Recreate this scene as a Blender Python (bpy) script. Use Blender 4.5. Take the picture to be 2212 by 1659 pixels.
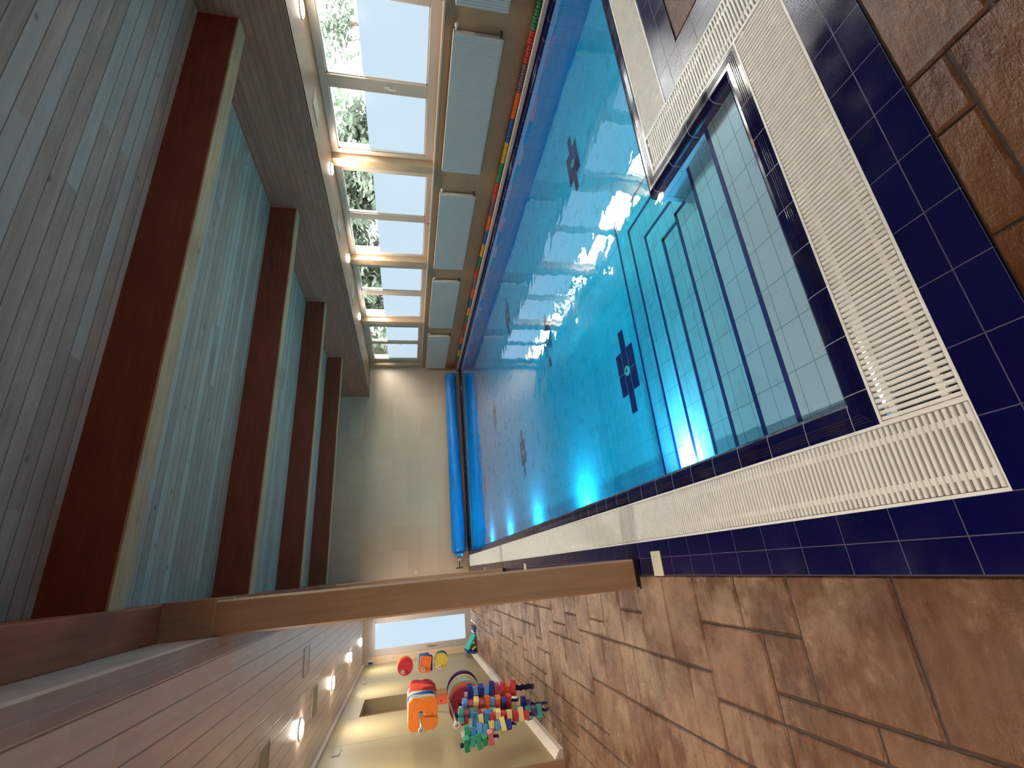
import bpy, bmesh, math, random
from mathutils import Matrix, Vector
for o in list(bpy.data.objects): bpy.data.objects.remove(o)
S = bpy.context.scene
COL = S.collection
rnd = random.Random(7)

# ------------------------------------------------------------------ camera
cam_data = bpy.data.cameras.new('camera')
cam = bpy.data.objects.new('camera', cam_data); COL.objects.link(cam)
M = ((-0.08881686, -0.92883018, 0.35970274), (-0.20215803, 0.37042353, 0.90659723), (-0.97531723, 0.00780432, -0.22067033))
R = Matrix([[r[0], -r[1], -r[2]] for r in M])
cam.matrix_world = Matrix.Translation((0, 0, 1.6)) @ R.to_4x4()
cam_data.sensor_fit = 'HORIZONTAL'; cam_data.sensor_width = 36.0
cam_data.lens = 36.0 * 1008.53 / 2212.0
cam_data.clip_start = 0.02; cam_data.clip_end = 300
S.camera = cam

# ------------------------------------------------------------------ colour management, sky, exposure
S.view_settings.view_transform = 'Standard'; S.view_settings.look = 'None'
S.view_settings.gamma = 1.0; S.view_settings.use_curve_mapping = False
S.view_settings.exposure = 0.85
W = bpy.data.worlds.new('overcast_sky'); S.world = W; W.use_nodes = True
wn = W.node_tree; wn.nodes.clear()
wo = wn.nodes.new('ShaderNodeOutputWorld'); wb = wn.nodes.new('ShaderNodeBackground')
wb.inputs[0].default_value = (1.0, 0.955, 0.92, 1); wb.inputs[1].default_value = 20.0
wn.links.new(wb.outputs[0], wo.inputs[0])

LAMP_W = 14.0        # ceiling downlights
POOL_W = 15.0        # underwater lamps
FILM_E = 0.52       # glow of the frosted panes

# ------------------------------------------------------------------ materials
def srgb(r, g, b):
    f = lambda c: (c/255/12.92) if c/255 <= .04045 else ((c/255+.055)/1.055)**2.4
    return (f(r), f(g), f(b), 1)
class NT:
    def __init__(s, name):
        s.m = bpy.data.materials.new(name); s.m.use_nodes = True
        s.t = s.m.node_tree; s.t.nodes.clear()
        s.out = s.n('OutputMaterial')
    def n(s, k, **a):
        x = s.t.nodes.new('ShaderNode' + k)
        for q, v in a.items(): setattr(x, q, v)
        return x
    def l(s, a, b): s.t.links.new(a, b)
    def set(s, sock, v):
        if hasattr(v, 'is_output') or hasattr(v, 'links'): s.l(v, sock)
        else: sock.default_value = v
    def math(s, op, a, b=0.0, c=None):
        x = s.n('Math', operation=op); s.set(x.inputs[0], a); s.set(x.inputs[1], b)
        if c is not None: s.set(x.inputs[2], c)
        return x.outputs[0]
    def mix(s, f, a, b, mode='MIX'):
        x = s.n('Mix', data_type='RGBA', blend_type=mode)
        s.set(x.inputs[0], f); s.set(x.inputs[6], a); s.set(x.inputs[7], b)
        return x.outputs[2]
    def coord(s, kind='Object'): return s.n('TexCoord').outputs[kind]
    def mapping(s, v, scale=(1, 1, 1), loc=(0, 0, 0)):
        x = s.n('Mapping'); s.l(v, x.inputs[0]); x.inputs['Scale'].default_value = scale; x.inputs['Location'].default_value = loc
        return x.outputs[0]
    def noise(s, v, scale, detail=3, rough=.5):
        x = s.n('TexNoise'); s.l(v, x.inputs['Vector']); x.inputs['Scale'].default_value = scale
        x.inputs['Detail'].default_value = detail; x.inputs['Roughness'].default_value = rough
        return x.outputs['Fac']
    def ramp(s, v, lo, hi, a=0.0, b=1.0):
        x = s.n('MapRange'); s.l(v, x.inputs[0]); x.inputs[1].default_value = lo; x.inputs[2].default_value = hi
        x.inputs[3].default_value = a; x.inputs[4].default_value = b
        return x.outputs[0]
    def bump(s, h, strength=.3, dist=.01):
        x = s.n('Bump'); s.l(h, x.inputs['Height']); x.inputs['Strength'].default_value = strength; x.inputs['Distance'].default_value = dist
        return x.outputs[0]
    def schlick(s, f0, normal=None, p=5.0):
        x = s.n('LayerWeight'); x.inputs['Blend'].default_value = .5
        if normal is not None: s.l(normal, x.inputs['Normal'])
        return s.math('MULTIPLY_ADD', s.math('POWER', x.outputs['Facing'], p), 1-f0, f0)
    def bsdf(s, col, rough=.5, normal=None, spec=.5, metal=0.0, **kw):
        x = s.n('BsdfPrincipled'); s.set(x.inputs['Base Color'], col); s.set(x.inputs['Roughness'], rough)
        x.inputs['Specular IOR Level'].default_value = spec; x.inputs['Metallic'].default_value = metal
        if normal is not None: s.l(normal, x.inputs['Normal'])
        for k, v in kw.items(): s.set(x.inputs[k.replace('_', ' ')], v)
        s.l(x.outputs[0], s.out.inputs[0])
        return s.m
def plain(name, rgb, rough=.5, var=.08, scale=6, spec=.5, metal=0, bump=0.0):
    t = NT(name); c = t.coord(); n = t.noise(c, scale, 4)
    a = srgb(*rgb)
    lo = tuple(x*(1-var) for x in a[:3]) + (1,); hi = tuple(min(1, x*(1+var)) for x in a[:3]) + (1,)
    col = t.mix(t.ramp(n, .3, .7), lo, hi)
    nm = t.bump(t.noise(c, scale*12, 3), bump, .004) if bump else None
    return t.bsdf(col, rough, nm, spec, metal)
def tiles(name, rgb, grout, tw=.213, th=.1065, rough=.15, dots=False, var=.12, grime=0.0, mort=.0035, stain=None):
    t = NT(name); uv = t.n('UVMap').outputs[0]
    b = t.n('TexBrick'); t.l(uv, b.inputs['Vector'])
    b.offset = 0.0; b.squash = 1.0
    a = srgb(*rgb)
    b.inputs['Color1'].default_value = tuple(x*(1-var) for x in a[:3]) + (1,)
    b.inputs['Color2'].default_value = tuple(x*(1+var) for x in a[:3]) + (1,)
    b.inputs['Mortar'].default_value = srgb(*grout)
    b.inputs['Scale'].default_value = 1.0; b.inputs['Mortar Size'].default_value = mort/2
    b.inputs['Mortar Smooth'].default_value = .1; b.inputs['Bias'].default_value = 0
    b.inputs['Brick Width'].default_value = tw; b.inputs['Row Height'].default_value = th
    col = b.outputs['Color']
    h = t.math('SUBTRACT', 1.0, b.outputs['Fac'])
    c = t.coord()
    if dots:
        x = t.n('SeparateXYZ'); t.l(uv, x.inputs[0])
        su = t.math('SINE', t.math('MULTIPLY', x.outputs[0], 2*math.pi/.0085)); sv = t.math('SINE', t.math('MULTIPLY', x.outputs[1], 2*math.pi/.0085))
        d = t.math('MULTIPLY', su, sv)
        h = t.math('ADD', h, t.math('MULTIPLY', d, .12))
    n = t.noise(c, 9, 4)
    if stain: col = t.mix(t.ramp(n, .5, .75, 0, grime), col, srgb(*stain))
    r = t.math('ADD', rough, t.math('MULTIPLY', b.outputs['Fac'], .4))
    r = t.math('ADD', r, t.ramp(t.noise(c, 5, 5), .35, .7, -.05, .10))
    return t.bsdf(col, r, t.bump(h, .35, .003), .45)
def wood(name, light, dark, pitch=.115, across=0, groove=.05, rough=.6, knots=True, var=.5, gd=.75, along=None, patch=0.0, patchcol=(150, 160, 165)):
    """boards; `across` = axis the boards are counted on, grain runs on `along`"""
    t = NT(name); c = t.coord(); sp = t.n('SeparateXYZ'); t.l(c, sp.inputs[0])
    along = along if along is not None else (1 if across == 0 else 0)
    v = t.math('DIVIDE', sp.outputs[across], pitch)
    idx = t.math('FLOOR', v); fr = t.math('FRACT', v)
    wn_ = t.n('TexWhiteNoise', noise_dimensions='1D'); t.l(idx, wn_.inputs['W'])
    # staggered board ends
    seg = t.math('FLOOR', t.math('ADD', t.math('DIVIDE', sp.outputs[along], 2.4), t.math('MULTIPLY', wn_.outputs[0], 7.3)))
    cmb = t.n('CombineXYZ'); t.l(idx, cmb.inputs[0]); t.l(seg, cmb.inputs[1])
    w2 = t.n('TexWhiteNoise', noise_dimensions='3D'); t.l(cmb.outputs[0], w2.inputs['Vector'])
    sc = [26, 26, 26]; sc[along] = 1.6
    off = t.n('VectorMath', operation='MULTIPLY_ADD'); t.l(cmb.outputs[0], off.inputs[0]); off.inputs[1].default_value = (3.7, 1.9, .3); t.l(c, off.inputs[2])
    g = t.noise(t.mapping(off.outputs[0], tuple(sc)), 1.0, 6, .65)
    g2 = t.noise(off.outputs[0], 3.0, 4)
    f = t.math('ADD', t.math('MULTIPLY', t.ramp(g, .3, .7), .45), t.math('MULTIPLY', t.ramp(g2, .3, .7), .25))
    f = t.math('ADD', f, t.math('MULTIPLY', w2.outputs[0], var*.6))
    col = t.mix(f, srgb(*dark), srgb(*light))
    if patch: col = t.mix(t.math('MULTIPLY', t.math('GREATER_THAN', w2.outputs[0], .72), patch), col, srgb(*patchcol))
    if knots:
        ks = [8.0, 8.0, 8.0]; ks[along] = 5.0
        vo = t.n('TexVoronoi'); t.l(t.mapping(off.outputs[0], tuple(ks)), vo.inputs['Vector']); vo.inputs['Scale'].default_value = .55
        col = t.mix(t.ramp(vo.outputs['Distance'], .03, .10, .7, 0.0), col, tuple(x*.35 for x in srgb(*dark)[:3]) + (1,))
    ed = t.math('MINIMUM', fr, t.math('SUBTRACT', 1.0, fr))
    gm = t.ramp(ed, groove*.4, groove, 1.0, 0.0)
    if groove > 0: col = t.mix(t.math('MULTIPLY', gm, gd), col, tuple(x*.18 for x in srgb(*dark)[:3]) + (1,))
    h = t.math('SUBTRACT', t.math('MULTIPLY', g, .12), gm if groove > 0 else 0.0)
    return t.bsdf(col, rough, t.bump(h, .5, .004), .3)

m = {}
m['stone'] = (lambda: None)
def stone():
    t = NT('stamped_stone'); c = t.coord()
    at = t.n('Attribute'); at.attribute_name = 'tint'
    n1 = t.noise(c, 2.2, 6, .62); n2 = t.noise(t.mapping(c, (1, 3.2, 1)), 6, 7, .65); n3 = t.noise(c, 38, 4, .6)
    col = t.mix(t.ramp(n1, .35, .68), srgb(98, 66, 44), srgb(164, 134, 106))
    col = t.mix(t.ramp(n2, .42, .72, 0, .6), col, srgb(182, 158, 134))
    col = t.mix(t.ramp(at.outputs['Fac'], 0, 1, 0, .55), col, srgb(118, 74, 48))
    sp = t.n('SeparateXYZ'); t.l(c, sp.inputs[0])
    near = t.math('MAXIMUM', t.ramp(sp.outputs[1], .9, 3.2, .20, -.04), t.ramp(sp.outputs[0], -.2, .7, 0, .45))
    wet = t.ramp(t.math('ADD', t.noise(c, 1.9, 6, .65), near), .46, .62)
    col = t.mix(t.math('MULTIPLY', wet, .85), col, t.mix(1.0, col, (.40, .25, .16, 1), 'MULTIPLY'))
    r = t.math('SUBTRACT', .40, t.math('MULTIPLY', wet, .34))
    r = t.math('ADD', r, t.ramp(n3, .3, .7, -.05, .1))
    drops = t.ramp(t.noise(c, 17, 6, .7), .50, .60)
    r = t.math('MULTIPLY', r, t.math('SUBTRACT', 1.0, t.math('MULTIPLY', drops, .7)))
    h = t.math('ADD', t.math('MULTIPLY', n2, .8), t.math('MULTIPLY', n3, .09))
    h = t.math('ADD', h, t.math('MULTIPLY', n1, .6))
    return t.bsdf(col, r, t.bump(h, .7, .03), .28)
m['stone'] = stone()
m['joint'] = plain('stone_joint', (52, 38, 30), .7)
m['blue_side'] = tiles('navy_deck_tile', (5, 6, 60), (72, 66, 92), dots=True, rough=.12)
m['blue_cope'] = tiles('navy_coping_tile', (7, 7, 58), (150, 150, 165), tw=.213, th=3.0, rough=.1, stain=(70, 55, 45), grime=.25)
m['blue_plain'] = plain('navy_glazed_tile', (6, 10, 92), .12, .05)
m['pool'] = tiles('pale_pool_tile', (180, 194, 214), (108, 138, 156), rough=.3, var=.03, mort=.004)
m['pool_floor'] = tiles('pool_floor_tile', (132, 202, 228), (92, 164, 196), rough=.3, var=.03, mort=.004)
m['grate'] = plain('white_plastic_grating', (226, 226, 222), .35, .06, 14)
m['gutter'] = plain('dark_gutter', (24, 20, 16), .6)
m['cream'] = plain('cream_wall_panel', (164, 149, 112), .45, .03, 2.0, bump=.05)
m['tan'] = plain('tan_plaster', (168, 130, 98), .8, .05, 8, bump=.15)
m['skirt'] = plain('pale_skirting', (196, 184, 170), .4, .04)
m['farwall'] = tiles('beige_wall_tile', (202, 176, 150), (190, 166, 141), tw=.62, th=.40, rough=.55, var=.06, mort=.003)
m['soffit'] = wood('soffit_boards', (230, 212, 200), (196, 174, 162), pitch=.1155, across=0, groove=.045, rough=.35, var=.35)
m['soffit_r'] = wood('ribbed_soffit', (168, 134, 104), (126, 96, 74), pitch=.022, across=0, groove=.16, rough=.5, knots=False, var=.2, gd=.5)
m['fascia'] = wood('fascia_boards', (176, 130, 112), (134, 96, 82), pitch=.07, across=2, along=1, groove=.05, rough=.7, var=.5, gd=.5)
m['fascia_l'] = wood('fascia_left', (186, 168, 160), (150, 132, 126), pitch=.35, across=2, along=1, groove=0, rough=.6)
m['roof'] = wood('roof_boards', (196, 170, 154), (146, 122, 110), pitch=.105, across=1, along=0, groove=.045, rough=.7, var=.75, patch=.22, patchcol=(176, 186, 188), gd=.7)
m['rafter'] = wood('stained_rafter', (154, 80, 56), (104, 52, 38), pitch=5.0, across=2, along=0, groove=0, rough=.6, var=.3, knots=False)
m['rafter_base'] = wood('rafter_lit_underside', (222, 184, 140), (156, 116, 86), pitch=5.0, across=2, along=0, groove=0, rough=.6)  # pale pine underside, with light from below put into its colour
m['beam'] = wood('glulam_beam', (196, 118, 84), (104, 52, 40), pitch=5.0, across=2, along=1, groove=0, rough=.6, var=.2)
m['post'] = wood('glulam_post', (178, 144, 114), (140, 108, 82), pitch=5.0, across=0, along=2, groove=0, rough=.5, var=.2)
m['post_wall'] = plain('pilaster_timber', (176, 148, 118), .55, .08, 5)
m['white'] = plain('white_frame', (188, 170, 154), .35, .03)
m['white_enamel'] = plain('white_enamel', (206, 204, 196), .3, .05)
m['door_frame'] = plain('grey_door_frame', (176, 164, 158), .4, .03)
m['steel'] = plain('brushed_steel', (170, 168, 165), .3, .05, metal=.9)
m['dark_steel'] = plain('dark_steel', (34, 30, 30), .4, .05)
m['black'] = plain('black_plastic', (14, 12, 14), .4, .05)
m['marker'] = plain('ivory_marker_tile', (206, 202, 178), .25, .05)
m['vent'] = plain('vent_grey', (150, 142, 122), .5, .05)
m['pink'] = plain('pink_ornament', (196, 132, 120), .6, .1)
m['rust'] = plain('rust_stain', (70, 44, 28), .8, .2)
m['bark'] = plain('tree_bark', (70, 58, 48), .9, .2)
m['grass'] = plain('paved_ground', (66, 64, 58), .9, .3)
m['outwall'] = plain('garden_wall', (190, 190, 186), .8, .1)
def radiator():
    t = NT('radiator_front'); sp = t.n('SeparateXYZ'); t.l(t.coord(), sp.inputs[0])
    s = t.math('SINE', t.math('MULTIPLY', sp.outputs[1], 2*math.pi/.03))
    col = t.mix(t.ramp(s, -1, 1), srgb(184, 176, 170), srgb(202, 194, 188))
    return t.bsdf(col, .4, t.bump(s, .6, .004))
m['rad'] = radiator()
def foil():
    t = NT('blue_cover_film'); c = t.coord()
    n = t.noise(t.mapping(c, (1.2, 9, 9)), 2.2, 5)
    return t.bsdf(t.mix(t.ramp(n, .3, .7), srgb(0, 118, 208), srgb(20, 150, 230)), .35, t.bump(n, .5, .01))
m['cover'] = foil()
def film():
    t = NT('frosted_film'); e = t.n('Emission'); e.inputs[0].default_value = (0.68, .87, 1.03, 1); e.inputs[1].default_value = FILM_E
    g = t.n('BsdfGlossy'); g.inputs['Roughness'].default_value = .12; g.inputs[0].default_value = (1, 1, 1, 1)
    mx = t.n('MixShader'); t.l(t.schlick(.04), mx.inputs[0]); t.l(e.outputs[0], mx.inputs[1]); t.l(g.outputs[0], mx.inputs[2])
    t.l(mx.outputs[0], t.out.inputs[0]); return t.m
m['film'] = film()
def clear():
    t = NT('clear_glass'); tr = t.n('BsdfTransparent'); tr.inputs[0].default_value = (.94, .97, .96, 1)
    g = t.n('BsdfGlossy'); g.inputs['Roughness'].default_value = .02
    mx = t.n('MixShader'); t.l(t.schlick(.04), mx.inputs[0]); t.l(tr.outputs[0], mx.inputs[1]); t.l(g.outputs[0], mx.inputs[2])
    t.l(mx.outputs[0], t.out.inputs[0]); return t.m
m['glass'] = clear()
def water():
    t = NT('pool_water'); c = t.coord()
    h = t.math('ADD', t.noise(t.mapping(c, (1, 1.0, 1)), 2.6, 2, .45), t.math('MULTIPLY', t.noise(c, 8.5, 2), .12))
    nm = t.bump(h, .14, .035)
    tr = t.n('BsdfTransparent'); tr.inputs[0].default_value = (1, 1, 1, 1)
    g = t.n('BsdfGlossy'); g.inputs['Roughness'].default_value = 0.0; g.inputs[0].default_value = (1, 1, 1, 1); t.l(nm, g.inputs['Normal'])
    mx = t.n('MixShader'); t.l(t.schlick(.035, nm, 3.8), mx.inputs[0]); t.l(tr.outputs[0], mx.inputs[1]); t.l(g.outputs[0], mx.inputs[2])
    t.l(mx.outputs[0], t.out.inputs[0])
    a = t.n('VolumeAbsorption'); a.inputs[0].default_value = (0.0, .885, .985, 1); a.inputs[1].default_value = 2.0
    t.l(a.outputs[0], t.out.inputs[1]); return t.m
m['water'] = water()
def emit(name, col, s):
    t = NT(name); e = t.n('Emission'); e.inputs[0].default_value = col; e.inputs[1].default_value = s; t.l(e.outputs[0], t.out.inputs[0]); return t.m
m['lens_warm'] = emit('warm_lamp_lens', (1, .89, .75, 1), 70)
m['lens_cool'] = emit('pool_lamp_lens', (.75, .95, 1, 1), 6)
def leaf():
    t = NT('leaves'); c = t.coord(); n = t.noise(c, 2.0, 3)
    col = t.mix(t.ramp(n, .3, .7), srgb(52, 62, 54), srgb(88, 98, 88))
    d = t.n('BsdfDiffuse'); t.l(col, d.inputs[0]); tl = t.n('BsdfTranslucent'); t.l(col, tl.inputs[0])
    mx = t.n('MixShader'); mx.inputs[0].default_value = .4; t.l(d.outputs[0], mx.inputs[1]); t.l(tl.outputs[0], mx.inputs[2])
    t.l(mx.outputs[0], t.out.inputs[0]); return t.m
m['leaf'] = leaf()
FO = {}
def foam(rgb):
    if rgb not in FO: FO[rgb] = plain('foam_%02x%02x%02x' % rgb, rgb, .6, .05, 20)
    return FO[rgb]

# ------------------------------------------------------------------ mesh helpers
class MB:
    def __init__(s): s.v = []; s.f = []; s.mi = []; s.sm = []
    def add(s, vs, fs, mi=0, sm=False):
        b = len(s.v); s.v += [tuple(x) for x in vs]
        for f in fs: s.f.append([b+i for i in f]); s.mi.append(mi); s.sm.append(sm)
        return s
    def box(s, x0, x1, y0, y1, z0, z1, mi=0):
        x0, x1 = min(x0, x1), max(x0, x1); y0, y1 = min(y0, y1), max(y0, y1); z0, z1 = min(z0, z1), max(z0, z1)
        v = [(x0,y0,z0),(x1,y0,z0),(x1,y1,z0),(x0,y1,z0),(x0,y0,z1),(x1,y0,z1),(x1,y1,z1),(x0,y1,z1)]
        return s.add(v, [(3,2,1,0),(4,5,6,7),(0,1,5,4),(1,2,6,5),(2,3,7,6),(3,0,4,7)], mi)
    def taper(s, x0, x1, y0, y1, z0, z1, c, mi=0):
        v = [(x0,y0,z0),(x1,y0,z0),(x1,y1,z0),(x0,y1,z0)]
        zc = z1-c
        v += [(x0,y0,zc),(x1,y0,zc),(x1,y1,zc),(x0,y1,zc), (x0+c,y0+c,z1),(x1-c,y0+c,z1),(x1-c,y1-c,z1),(x0+c,y1-c,z1)]
        f = [(3,2,1,0),(8,9,10,11)]
        for a in (0, 4):
            for i in range(4): j = (i+1) % 4; f.append((a+i, a+j, a+4+j, a+4+i))
        return s.add(v, f, mi)
    def tube(s, p, q, r, r2=None, seg=16, mi=0, caps=True):
        p = Vector(p); q = Vector(q); r2 = r if r2 is None else r2
        d = (q-p).normalized(); u = d.orthogonal().normalized(); w = d.cross(u)
        v = []
        for c, rr in ((p, r), (q, r2)):
            for i in range(seg):
                a = 2*math.pi*i/seg; v.append(c + u*math.cos(a)*rr + w*math.sin(a)*rr)
        b = len(s.v)
        s.add(v, [(i, (i+1) % seg, seg+(i+1) % seg, seg+i) for i in range(seg)], mi, True)
        if caps: s.add([], [], mi); s.f.append([b+i for i in range(seg)][::-1]); s.mi.append(mi); s.sm.append(False); s.f.append([b+seg+i for i in range(seg)]); s.mi.append(mi); s.sm.append(False)
        return s
    def torus(s, c, ax, R_, r, n=24, k=8, mi=0):
        c = Vector(c); ax = Vector(ax).normalized(); u = ax.orthogonal().normalized(); w = ax.cross(u); v = []
        for i in range(n):
            a = 2*math.pi*i/n; e = u*math.cos(a)+w*math.sin(a)
            for j in range(k):
                b = 2*math.pi*j/k; v.append(c + e*(R_+r*math.cos(b)) + ax*r*math.sin(b))
        return s.add(v, [(i*k+j, ((i+1) % n)*k+j, ((i+1) % n)*k+(j+1) % k, i*k+(j+1) % k) for i in range(n) for j in range(k)], mi, True)
    def build(s, name, mats, parent=None, loc=(0, 0, 0), bevel=0, swap=False, uvoff=(0, 0)):
        if not isinstance(mats, (list, tuple)): mats = [mats]
        me = bpy.data.meshes.new(name); me.from_pydata(s.v, [], s.f); me.update()
        for x in mats: me.materials.append(x)
        me.polygons.foreach_set('material_index', s.mi); me.polygons.foreach_set('use_smooth', s.sm)
        uv = me.uv_layers.new(name='UVMap')
        for p in me.polygons:
            n = p.normal; ax = max(range(3), key=lambda i: abs(n[i]))
            for li in p.loop_indices:
                c = me.vertices[me.loops[li].vertex_index].co
                if ax == 2: a, b = (c.y, c.x) if swap else (c.x, c.y)
                elif ax == 0: a, b = c.y, c.z
                else: a, b = c.x, c.z
                uv.data[li].uv = (a+uvoff[0], b+uvoff[1])
        o = bpy.data.objects.new(name, me); COL.objects.link(o); o.location = loc
        if parent: o.parent = parent
        if bevel:
            b = o.modifiers.new('bevel', 'BEVEL'); b.width = bevel; b.segments = 2; b.limit_method = 'ANGLE'
        return o
def tag(o, label=None, cat=None, group=None, kind=None):
    if label: o['label'] = label
    if cat: o['category'] = cat
    if group: o['group'] = group
    if kind: o['kind'] = kind
    return o
def thing(name, loc=(0, 0, 0), label=None, cat=None, group=None):
    o = bpy.data.objects.new(name, None); COL.objects.link(o); o.location = loc; o.empty_display_size = .05
    return tag(o, label, cat, group)
def copytree(o, parent=None):
    c = o.copy(); COL.objects.link(c); c.parent = parent
    for ch in list(o.children): copytree(ch, c)
    return c
def plate(name, outline, holes, th, mat, parent=None, bev=.004, res=1):
    """flat foam/plate shape in local X-Z, thickness on Y, with through holes"""
    cu = bpy.data.curves.new(name, 'CURVE'); cu.dimensions = '2D'; cu.fill_mode = 'BOTH'; cu.extrude = th/2-bev; cu.bevel_depth = bev; cu.bevel_resolution = res
    for pts in [outline] + holes:
        sp = cu.splines.new('POLY'); sp.points.add(len(pts)-1); sp.use_cyclic_u = True
        for i, (a, b) in enumerate(pts): sp.points[i].co = (a, b, 0, 1)
    o = bpy.data.objects.new(name, cu); COL.objects.link(o)
    dg = bpy.context.evaluated_depsgraph_get(); me = bpy.data.meshes.new_from_object(o.evaluated_get(dg))
    bpy.data.objects.remove(o); bpy.data.curves.remove(cu)
    me.transform(Matrix.Rotation(math.pi/2, 4, 'X')); me.materials.clear(); me.materials.append(mat)
    o = bpy.data.objects.new(name, me); COL.objects.link(o)
    if parent: o.parent = parent
    return o
def circ(cx, cz, r, n=20): return [(cx+r*math.cos(2*math.pi*i/n), cz+r*math.sin(2*math.pi*i/n)) for i in range(n)]
def rrect(w, h, r, n=5):
    p = []
    for sx, sz, a0 in ((1, 1, 0), (-1, 1, 90), (-1, -1, 180), (1, -1, 270)):
        for i in range(n+1):
            a = math.radians(a0+90*i/n); p.append((sx*(w/2-r)+r*math.cos(a), sz*(h/2-r)+r*math.sin(a)))
    return p

# ------------------------------------------------------------------ key dimensions (metres)
GLx, GIx = .066, .340          # long left grating, outer and inner edge
NOy, NIy = .979, 1.260         # near grating
BX = -.147; NBy = .768         # outer edges of the navy tile border
AX = 2.315                     # left edge of the tiled block's coping
CW = .115                      # coping width
PX0, PX1 = GIx+CW, 5.684       # water edges
PY0, PY1 = NIy+CW, 13.17
BKx, BKy = AX-CW, 2.2          # block corner at the waterline
WZ = -.02; FZ = -.42           # water level and apparent pool floor
RW = 5.93                      # window wall
FW = 13.5                      # far wall
LW = -1.95                     # float wall
SZ = 2.668                     # soffits
FX = 4.99                      # right fascia
BY0 = -2.2                     # wall behind the camera

# ------------------------------------------------------------------ stone floor
def stone_floor():
    U = .1225; cells = {}; slabs = []
    X0, Y0 = BX-.0005, 1.43
    def slab(i0, i1, j0, j1): slabs.append((i0, i1, j0, j1)); [cells.__setitem__((i, j), 1) for i in range(i0, i1) for j in range(j0, j1)]
    # i counts to -X from the tile border, j counts on +Y from 1.43
    slab(0,4,0,4); slab(0,4,-5,0); slab(0,2,4,7); slab(0,2,7,10); slab(2,4,4,6); slab(2,5,6,10); slab(0,4,10,13); slab(0,4,13,16)
    slab(5,7,6,10); slab(4,7,10,12); slab(4,7,12,15); slab(4,5,2,6); slab(5,7,-1,2); slab(5,9,2,6) ; slab(4,5,-3,2); slab(7,11,6,10); slab(0,2,16,19); slab(2,4,16,19)
    def fill(i0, i1, j0, j1):
        for j in range(j0, j1):
            for i in range(i0, i1):
                if (i, j) in cells: continue
                w, h = rnd.choice(((2,3),(3,2),(4,4),(4,3),(3,3),(2,2),(5,3),(4,2),(3,4),(2,4)))
                w = min(w, i1-i); h = min(h, j1-j)
                while any((i+a, j) in cells for a in range(w)): w -= 1
                while any((i+a, j+b) in cells for a in range(w) for b in range(h)): h -= 1
                slab(i, i+w, j, j+h)
    fill(0, 20, -30, 99)
    out = [(X0-i1*U, X0-i0*U, Y0+j0*U, Y0+j1*U) for i0, i1, j0, j1 in slabs]
    # near strip, behind the camera, and the middle of the block
    cells.clear(); slabs.clear()
    a = [(1.345-.36, 1.345, .65, NBy), (1.345, 1.345+.4, .65, NBy), (BX, .745, .52, NBy), (.745, 1.118-.0, .65, NBy)]
    out2 = [(BX, .74, .40, NBy), (.74, 1.115, .645, NBy), (1.115, 1.335, .645, NBy), (1.335, 1.8, .52, NBy), (1.8, 2.3, .52, NBy), (2.3, 2.84, .52, NBy),
            (.74, 1.335, .15, .645), (1.335, 1.8, .15, .52), (1.8, 2.84, .15, .52), (BX, .74, .15, .40)]
    def fill2(x0, x1, y0, y1):
        nonlocal out2
        nx = int(round((x1-x0)/U)); ny = int(round((y1-y0)/U)); ux = (x1-x0)/nx; uy = (y1-y0)/ny; cells.clear()
        for j in range(ny):
            for i in range(nx):
                if (i, j) in cells: continue
                w, h = rnd.choice(((2,3),(3,2),(4,4),(4,3),(3,3),(2,2),(5,3)))
                w = min(w, nx-i); h = min(h, ny-j)
                while any((i+q, j) in cells for q in range(w)): w -= 1
                for q in range(w):
                    for b in range(h): cells[(i+q, j+b)] = 1
                out2.append((x0+i*ux, x0+(i+w)*ux, y0+j*uy, y0+(j+h)*uy))
    fill2(BX, 2.84, BY0, .15); fill2(2.842, RW, BY0, 1.589)
    mb = MB(); tint = []
    for k, (x0, x1, y0, y1) in enumerate(out+out2):
        if y1 < BY0-.01 or y0 > FW: continue
        y1 = min(y1, FW+.05); g = .0045
        t0 = rnd.random(); z = rnd.uniform(-.0015, .0)
        n0 = len(mb.f); mb.taper(x0+g, x1-g, y0+g, y1-g, -.03, z, .009, 0); tint += [t0]*(len(mb.f)-n0)
    for b in ((-3.0, BX, BY0, FW), (BX, 2.842, BY0, NBy), (2.842, RW+.1, BY0, 1.589)):
        n0 = len(mb.f); mb.box(b[0], b[1], b[2], b[3], -.08, -.011, 1); tint += [0]*(len(mb.f)-n0)
    o = mb.build('floor', [m['stone'], m['joint']])
    at = o.data.attributes.new('tint', 'FLOAT', 'FACE'); at.data.foreach_set('value', tint)
    tag(o, 'wet brown stamped stone floor of irregular slabs around the pool', 'floor', kind='structure')
stone_floor()

# ------------------------------------------------------------------ navy tile border, gutter, gratings, coping
b = MB(); b.box(BX, GLx, NBy, FW, -.12, 0)
tag(b.build('trim_1', m['blue_side'], swap=True, uvoff=(-1.133+.213*10, .147)), 'navy tile border between the stone floor and the long grating', 'tile border', kind='structure')
b = MB(); b.box(GLx, RW, NBy, NOy, -.12, 0)
tag(b.build('trim_2', m['blue_side'], uvoff=(-.066+.213*10, -NBy+.1065*10)), 'navy tile border beside the near grating', 'tile border', kind='structure')
BT = 2.605; GB0, GB1 = 1.81, 2.085
b = MB(); b.box(BT, RW, 1.59, GB0, -.12, 0)
tag(b.build('trim_3', m['blue_side'], uvoff=(-BT+.213*10, -1.59+.1065*10)), 'navy tile border on the block before the pool', 'tile border', kind='structure')
b = MB(); b.box(BT, 2.842, NOy, 1.589, -.12, 0)
tag(b.build('trim_4', m['blue_side'], swap=True, uvoff=(.05, -BT+.1065*40)), 'navy tile border across the block by the inner grating', 'tile border', kind='structure')
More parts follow.
